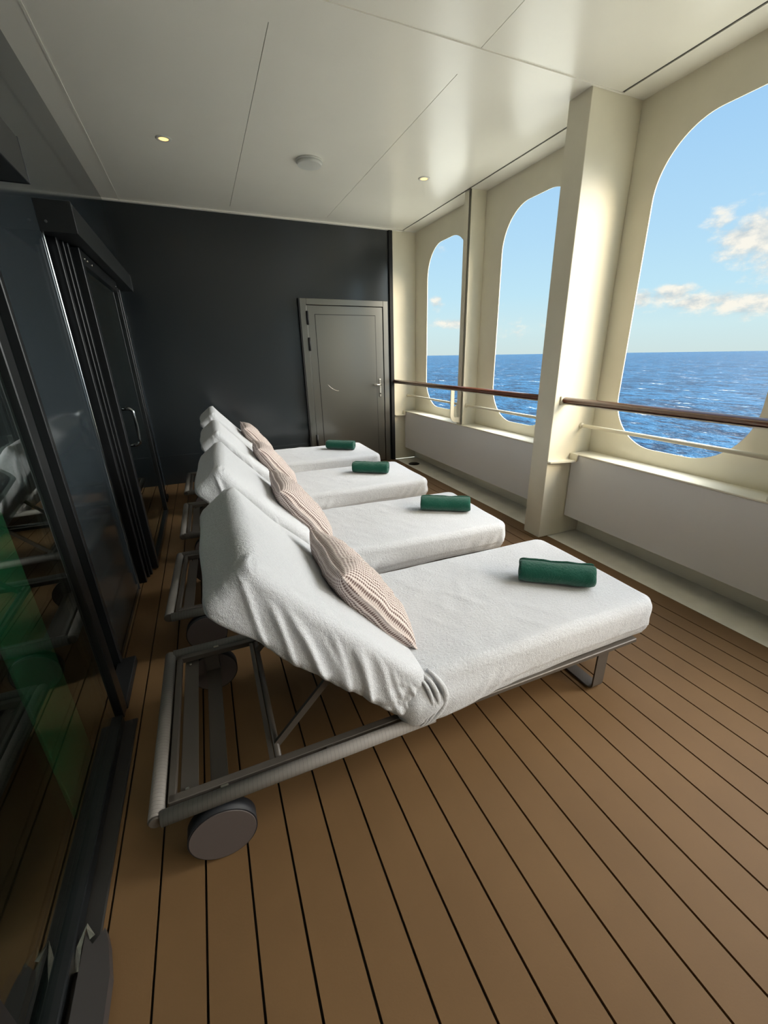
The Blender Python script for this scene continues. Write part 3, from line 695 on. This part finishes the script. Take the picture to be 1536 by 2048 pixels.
def lounger_frame(root):
    RY = 0.375; HX = -0.80; FX = 1.09; ZR = 0.212; rt = 0.0215
    for sy, nm in ((-1, 'side_rail'), (1, 'side_rail')):
        b = new(); cyl(b, (HX + 0.012, sy * RY, ZR), (0.07, sy * RY, ZR), rt, 24, uvlen=True)
        obj(nm, b, M['wrap'], root)
        b = new(); box(b, 0.07, FX, min(sy * 0.352, sy * 0.381), max(sy * 0.352, sy * 0.381), 0.203, 0.223, 0.003, 1); obj('seat_rail', b, M['taupe'], root)
    b = new(); cyl(b, (HX, -RY - 0.002, ZR), (HX, RY + 0.002, ZR), rt, 24, uvlen=True); 
    ht = obj('head_tube', b, M['wrap'], root)
    for sy in (-1, 1):
        b = new(); cyl(b, (HX, sy * (RY + 0.001), ZR), (HX, sy * (RY + 0.008), ZR), rt * 0.93, 20, rt * 0.8); obj('tube_cap', b, M['taupe'], ht)
    # flat inner frame
    for sy in (-1, 1):
        b = new(); box(b, HX + 0.03, FX - 0.01, min(sy * (RY - 0.055), sy * (RY - 0.029)), max(sy * (RY - 0.055), sy * (RY - 0.029)), ZR - 0.012, ZR + 0.012, 0.002, 1)
        obj('inner_rail', b, M['taupe'], root)
        b = new(); box(b, -0.62, 0.35, min(sy * (RY - 0.10), sy * (RY - 0.055)), max(sy * (RY - 0.10), sy * (RY - 0.055)), ZR - 0.045, ZR - 0.038); 
        for xx in (-0.62, -0.30):
            cl = new(); box(cl, xx - 0.012, xx + 0.012, min(sy * (RY - 0.028), sy * (RY - 0.012)), max(sy * (RY - 0.028), sy * (RY - 0.012)), ZR + 0.006, ZR + 0.012, 0.002, 1)
            obj('rail_clip', cl, M['steel'], root)
        b.free()
    b = new(); box(b, HX + 0.028, HX + 0.048, -RY + 0.03, RY - 0.03, ZR - 0.012, ZR + 0.012, 0.002, 1); obj('head_bar', b, M['taupe'], root)
    b = new(); box(b, HX + 0.055, HX + 0.105, -RY + 0.032, RY - 0.032, ZR - 0.022, ZR - 0.014, 0.001, 1); 
    hs = obj('head_strap', b, M['taupe'], root)
    for sy in (-1, 1):
        b = new(); cyl(b, (HX + 0.075, sy * 0.30, ZR - 0.014), (HX + 0.075, sy * 0.30, ZR - 0.009), 0.006, 12); obj('strap_screw', b, M['steel'], hs)
    # wheels on an axle bar
    for sy in (-1, 1):
        y0, y1 = (-0.408, -0.362) if sy < 0 else (0.345, 0.391)
        b = new(); cyl(b, (-0.645, y0 + 0.002, 0.096), (-0.645, y1 - 0.002, 0.096), 0.096, 48); wh = obj('wheel', b, M['tyre'], root)
        for yf, s_ in ((y0 + 0.002, -1), (y1 - 0.002, 1)):
            b = new(); cyl(b, (-0.645, yf, 0.096), (-0.645, yf + s_ * 0.0025, 0.096), 0.0925, 48, 0.0915)
            obj('wheel_disc', b, M['wheel'], wh, label='flat dark brown wheel face')
    b = new(); box(b, -0.672, -0.618, -0.362, 0.345, 0.110, 0.120, 0.001, 1); obj('axle_bar', b, M['taupe'], root)
    for sy in (-1, 1):
        b = new(); box(b, -0.672, -0.618, sy * 0.335 - 0.004, sy * 0.335 + 0.004, 0.118, ZR - 0.005); obj('axle_hanger', b, M['taupe'], root)
    # cross tube, prop for the back
    b = new(); cyl(b, (-0.458, -RY + 0.03, ZR - 0.004), (-0.458, RY - 0.03, ZR - 0.004), 0.011, 16); obj('cross_tube', b, M['taupe'], root)
    b = new(); box(b, -0.485, -0.470, -RY + 0.05, RY - 0.05, ZR - 0.016, ZR + 0.004); obj('ratchet_bar', b, M['taupe'], root)
    for sy in (-1, 1):
        b = new(); tube(b, [(-0.455, sy * 0.26, ZR), (-0.225, sy * 0.26, 0.455)], 0, flat=(0.012, 0.022)); obj('prop_leg', b, M['taupe'], root)
    # sled leg at the foot
    b = new(); w_ = (0.875, 0.935)
    pts = [(-RY + 0.004, ZR - 0.014), (-RY + 0.004, 0.03)] + [(-RY + 0.032 - 0.028 * math.cos(math.radians(a)), 0.031 - 0.028 * math.sin(math.radians(a))) for a in (15, 35, 55, 75, 90)]
    pts = pts + [(-y_, z_) for y_, z_ in pts[::-1]]
    inner = []
    t_ = 0.007
    for i, (y_, z_) in enumerate(pts):
        a = pts[max(0, i - 1)]; c = pts[min(len(pts) - 1, i + 1)]; tv = Vector((c[0] - a[0], c[1] - a[1])).normalized(); inner.append((y_ - tv.y * t_, z_ + tv.x * t_))
    vo = [[b.verts.new((x, y_, z_)) for x in w_] for y_, z_ in pts]; vi = [[b.verts.new((x, y_, z_)) for x in w_] for y_, z_ in inner]
    for i in range(len(pts) - 1):
        b.faces.new((vo[i][0], vo[i][1], vo[i + 1][1], vo[i + 1][0])); b.faces.new((vi[i][1], vi[i][0], vi[i + 1][0], vi[i + 1][1]))
        for k in (0, 1): b.faces.new((vo[i][k], vo[i + 1][k], vi[i + 1][k], vi[i][k]))
    b.faces.new((vo[0][0], vi[0][0], vi[0][1], vo[0][1])); b.faces.new((vo[-1][1], vi[-1][1], vi[-1][0], vo[-1][0]))
    bmesh.ops.recalc_face_normals(b, faces=b.faces[:])
    obj('sled_leg', b, M['taupe'], root, label='flat metal bar bent into a sled leg')
    # slatted support below the seat bedding and back panel behind the back bedding
    b = new(); box(b, 0.02, FX - 0.005, -0.345, 0.345, ZR + 0.012, 0.246, 0.004, 1); obj('seat_base', b, M['taupe'], root)
    b = new(); p0 = (-0.03, 0.265); p1 = (-0.47, 0.735)
    extrude_poly(b, [p0, p1, (p1[0] + 0.012, p1[1] + 0.012), (p0[0] + 0.012, p0[1] + 0.012)], 'y', -0.33, 0.33); obj('back_base', b, M['taupe'], root)

def cover_folds(parent_cover, seed):
    """gathered loops of towelling where the raised back meets the seat"""
    rnd = random.Random(seed)
    for sy in (-1, 1):
        for k in range(3):
            a = 0.022 * k + rnd.uniform(-0.004, 0.004)
            ctl = [(0.050 - a, sy * 0.352, 0.408 - 0.004 * k), (0.078 - a, sy * 0.384, 0.375), (0.098 - a, sy * 0.400, 0.325 - 0.01 * k), (0.088 - a, sy * 0.4025, 0.270), (0.052 - a * 0.7, sy * 0.399, 0.225), (0.012 - a * 0.3, sy * 0.388, 0.203)]
            P = [Vector(c) for c in ctl]; pts = []
            for i in range(len(P) - 1):
                p0 = P[max(0, i - 1)]; p1 = P[i]; p2 = P[i + 1]; p3 = P[min(len(P) - 1, i + 2)]
                for q in range(6):
                    t_ = q / 6
                    pts.append(0.5 * ((2 * p1) + (p2 - p0) * t_ + (2 * p0 - 5 * p1 + 4 * p2 - p3) * t_ ** 2 + (3 * p1 - p0 - 3 * p2 + p3) * t_ ** 3))
            pts.append(P[-1]); b = new(); n = 12; rings = []
            for i, p in enumerate(pts):
                u = i / (len(pts) - 1); tv = (pts[min(len(pts) - 1, i + 1)] - pts[max(0, i - 1)]).normalized()
                side_ = tv.cross(Vector((0, 1, 0))).normalized(); out = side_.cross(tv)
                rw = (0.0115 - 0.002 * k) * (0.25 + 0.75 * math.sin(math.pi * min(1, u * 0.9 + 0.08))); rh = rw * 0.75
                rings.append([b.verts.new(p + side_ * rw * math.cos(2 * math.pi * j / n) + out * rh * math.sin(2 * math.pi * j / n)) for j in range(n)])
            for A, B in zip(rings, rings[1:]):
                for j in range(n): b.faces.new((A[j], A[(j + 1) % n], B[(j + 1) % n], B[j]))
            b.faces.new(rings[0][::-1]); b.faces.new(rings[-1]); bmesh.ops.recalc_face_normals(b, faces=b.faces[:])
            obj('cover_fold', b, M['terry'], parent_cover, smooth=True)

def make_lounger(loc, rz, seed, label):
    root = empty('sun_lounger', loc, label, 'sun lounger', 'sun loungers side by side', rz)
    lounger_frame(root)
    for nm, fn in (('seat_cover', seat_cover), ('backrest_cover', back_cover)):
        o = obj(nm, fn(seed), M['terry'], root, smooth=True, label='white towelling fitted over the %s mattress' % ('seat' if 'seat' in nm else 'raised back'))
        if 'back' in nm: cover_folds(o, seed)
    return root
def clone_frame(src, loc, rz, seed, label):
    root = src.copy(); COL.objects.link(root); root.location = loc; root.rotation_euler = (0, 0, rz); root['label'] = label
    for ch in src.children:
        if ch.name.startswith(('seat_cover', 'backrest_cover')): continue
        c = ch.copy(); COL.objects.link(c); c.parent = root
        for g_ in ch.children:
            d_ = g_.copy(); COL.objects.link(d_); d_.parent = c
    for nm, fn in (('seat_cover', seat_cover), ('backrest_cover', back_cover)):
        o = obj(nm, fn(seed), M['terry'], root, smooth=True, label='white towelling fitted over the %s mattress' % ('seat' if 'seat' in nm else 'raised back'))
        if 'back' in nm: cover_folds(o, seed)
    return root
spots = [((0.490, 1.358, 0), 0.0, 'white towel-covered sun lounger nearest the camera, whole frame and wheels in view'),
         ((0.478, 2.405, 0), -0.035, 'white towel-covered sun lounger, second from the camera'),
         ((0.500, 3.515, 0), -0.008, 'white towel-covered sun lounger, third from the camera'),
         ((0.502, 4.655, 0), -0.015, 'white towel-covered sun lounger beside the dark end wall')]
first = make_lounger(spots[0][0], spots[0][1], 1, spots[0][2])
loungers = [first]
for i in (1, 2, 3): loungers.append(clone_frame(first, spots[i][0], spots[i][1], i + 1, spots[i][2]))

# ------------------------------------------------------------------ pillows
def pillow_mesh(seed, half=0.222, th=0.075, n=64):
    """pillow lying in its local xy plane"""
    bm_ = new(); uvl = bm_.loops.layers.uv.verify()
    def P(u, v, s_):
        k = 1 - 0.05 * (1 - v * v); k2 = 1 - 0.05 * (1 - u * u)       # sides drawn in between the corners
        h_ = max(0, (1 - u ** 4)) ** 0.55 * max(0, (1 - v ** 4)) ** 0.55
        wr = 0.006 * noise.noise(Vector((u * 3, v * 3, seed + s_))) + 0.004 * noise.noise(Vector((u * 9, v * 9, seed + 3 * s_)))
        edge = 0.0025 * math.sin(v * 7 + seed) * (abs(u) ** 6) + 0.0025 * math.sin(u * 6 + seed * 2) * (abs(v) ** 6)
        return Vector((u * half * k, v * half * k2, s_ * (th * h_ + wr * h_ * 1.5) + edge))
    for s_ in (1, -1):
        g_ = [[bm_.verts.new(P(2 * i / n - 1, 2 * j / n - 1, s_)) for j in range(n + 1)] for i in range(n + 1)]
        for i in range(n):
            for j in range(n):
                q = (g_[i][j], g_[i + 1][j], g_[i + 1][j + 1], g_[i][j + 1]); ij = ((i, j), (i + 1, j), (i + 1, j + 1), (i, j + 1))
                if s_ < 0: q = q[::-1]; ij = ij[::-1]
                f_ = bm_.faces.new(q); f_.smooth = True
                for lp, (a, b) in zip(f_.loops, ij): lp[uvl].uv = (a / n, b / n)
    bmesh.ops.remove_doubles(bm_, verts=bm_.verts[:], dist=1e-5)
    return bm_
def pillow(lg, seed, off, label, turn=0.0):
    """leans on the raised back: local x runs across the lounger, local y up the back"""
    lx = Matrix.Translation(lg.location) @ Matrix.Rotation(lg.rotation_euler.z, 4, 'Z')
    base = Vector((0.068, off, 0.405)); up = Vector((-0.250, 0, 0.342)).normalized(); side_ = Vector((0, 1, 0)); nrm = side_.cross(up)
    if nrm.z < 0: nrm = -nrm; side_ = -side_
    rm = Matrix((side_, up, nrm)).transposed().to_4x4()
    c = base + up * 0.218 
    mw = lx @ Matrix.Translation(c) @ rm @ Matrix.Rotation(turn, 4, 'Z')
    bm_ = pillow_mesh(seed)
    o = obj('throw_pillow', bm_, M['knit'], smooth=True, label=label, cat='pillow', group='knitted pillows on the loungers'); o.matrix_world = mw
    # stitched seam around the edge
    b = new(); pts = []; n = 24; half = 0.222
    def E(u, v): 
        return Vector((u * half * (1 - 0.05 * (1 - v * v)), v * half * (1 - 0.05 * (1 - u * u)), 0.0025 * math.sin(v * 7 + seed) * abs(u) ** 6 + 0.0025 * math.sin(u * 6 + seed * 2) * abs(v) ** 6))
    for k in range(n): pts.append(E(-1 + 2 * k / n, -1))
    for k in range(n): pts.append(E(1, -1 + 2 * k / n))
    for k in range(n): pts.append(E(1 - 2 * k / n, 1))
    for k in range(n + 1): pts.append(E(-1, 1 - 2 * k / n))
    uvl = b.loops.layers.uv.verify(); tube(b, pts, 0.0045, 8)
    for i, f_ in enumerate(b.faces):
        for lp in f_.loops: lp[uvl].uv = (lp.vert.co.x * 2.2 + 0.5, lp.vert.co.y * 2.2 + 0.5)
    obj('seam', b, M['knit'], o, smooth=True)
    return o
plab = ['blush knitted pillow on the lounger nearest the camera', 'blush knitted pillow on the second lounger from the camera', 'blush knitted pillow on the third lounger from the camera', 'blush knitted pillow on the farthest lounger, by the dark end wall']
for i, (lg, off, tn) in enumerate(zip(loungers, (-0.015, -0.03, -0.02, 0.0), (0.0, 0.03, -0.02, 0.02))): pillow(lg, i * 1.7 + 0.4, off, plab[i], tn)

# ------------------------------------------------------------------ rolled towels
def towel(x, y, ang, length, seed, label):
    b = new(); turns = 4.15; th = 0.0105; r0 = 0.010; nseg = 152; nl = 34
    path = []
    for k in range(nseg + 1):
        a = 2 * math.pi * turns * k / nseg; rr = r0 + (th * 1.04) * a / (2 * math.pi); path.append((rr, a))
    R0 = path[-1][0] + th / 2
    def P(k, j, s_):
        rr, a = path[k]; u = j / nl - 0.5
        rn = rr + s_ * th / 2
        outer = sstep(k / nseg, 0.55, 1.0)
        w_ = noise.noise(Vector((math.cos(a) * 1.3 + seed, math.sin(a) * 1.3, u * 5))) * 0.005 * outer
        w_ += noise.noise(Vector((u * 14, math.cos(a) * 3, math.sin(a) * 3 + seed))) * 0.002 * outer
        dip = -0.004 * outer * math.exp(-((u - 0.08) / 0.10) ** 2) * max(0, math.sin(a))
        rn += w_ + dip
        ux = u * length * (1 - 0.012 * (1 - k / nseg)) + (0.004 * noise.noise(Vector((a, seed, u))) if abs(u) > 0.45 else 0)
        rnd_ = 0.012 * sstep(abs(u), 0.455, 0.5) * (s_ > 0) * outer
        rn -= rnd_ * 0.6
        return (ux, rn * math.cos(a) * 1.06, rn * math.sin(a) * 0.92)
    G = {s_: [[b.verts.new(P(k, j, s_)) for j in range(nl + 1)] for k in range(nseg + 1)] for s_ in (1, -1)}
    for s_ in (1, -1):
        g_ = G[s_]
        for k in range(nseg):
            for j in range(nl):
                q = (g_[k][j], g_[k + 1][j], g_[k + 1][j + 1], g_[k][j + 1]); b.faces.new(q if s_ > 0 else q[::-1])
    for k in range(nseg):
        for j in (0, nl): b.faces.new((G[1][k][j], G[-1][k][j], G[-1][k + 1][j], G[1][k + 1][j]))
    for j in range(nl):
        for k in (0, nseg): b.faces.new((G[1][k][j], G[1][k][j + 1], G[-1][k][j + 1], G[-1][k][j]))
    bmesh.ops.recalc_face_normals(b, faces=b.faces[:])
    o = obj('rolled_towel', b, M['green_terry'], smooth=True, label=label, cat='towel', group='rolled green towels on the loungers')
    zmin = min(v.co.z for v in o.data.vertices)
    o.location = (x, y, 0.4005 - zmin); o.rotation_euler = (0, 0, ang)
    return o
tl = ['dark green rolled towel on the foot of the lounger nearest the camera', 'dark green rolled towel on the foot of the second lounger from the camera', 'dark green rolled towel on the foot of the third lounger from the camera', 'dark green rolled towel on the foot of the farthest lounger, by the end wall']
towel(1.360, 1.278, -0.66, 0.33, 1.0, tl[0])
towel(1.395, 2.355, -0.55, 0.335, 2.3, tl[1])
towel(1.290, 3.535, -0.57, 0.33, 3.7, tl[2])
towel(1.350, 4.680, -0.62, 0.33, 5.1, tl[3])
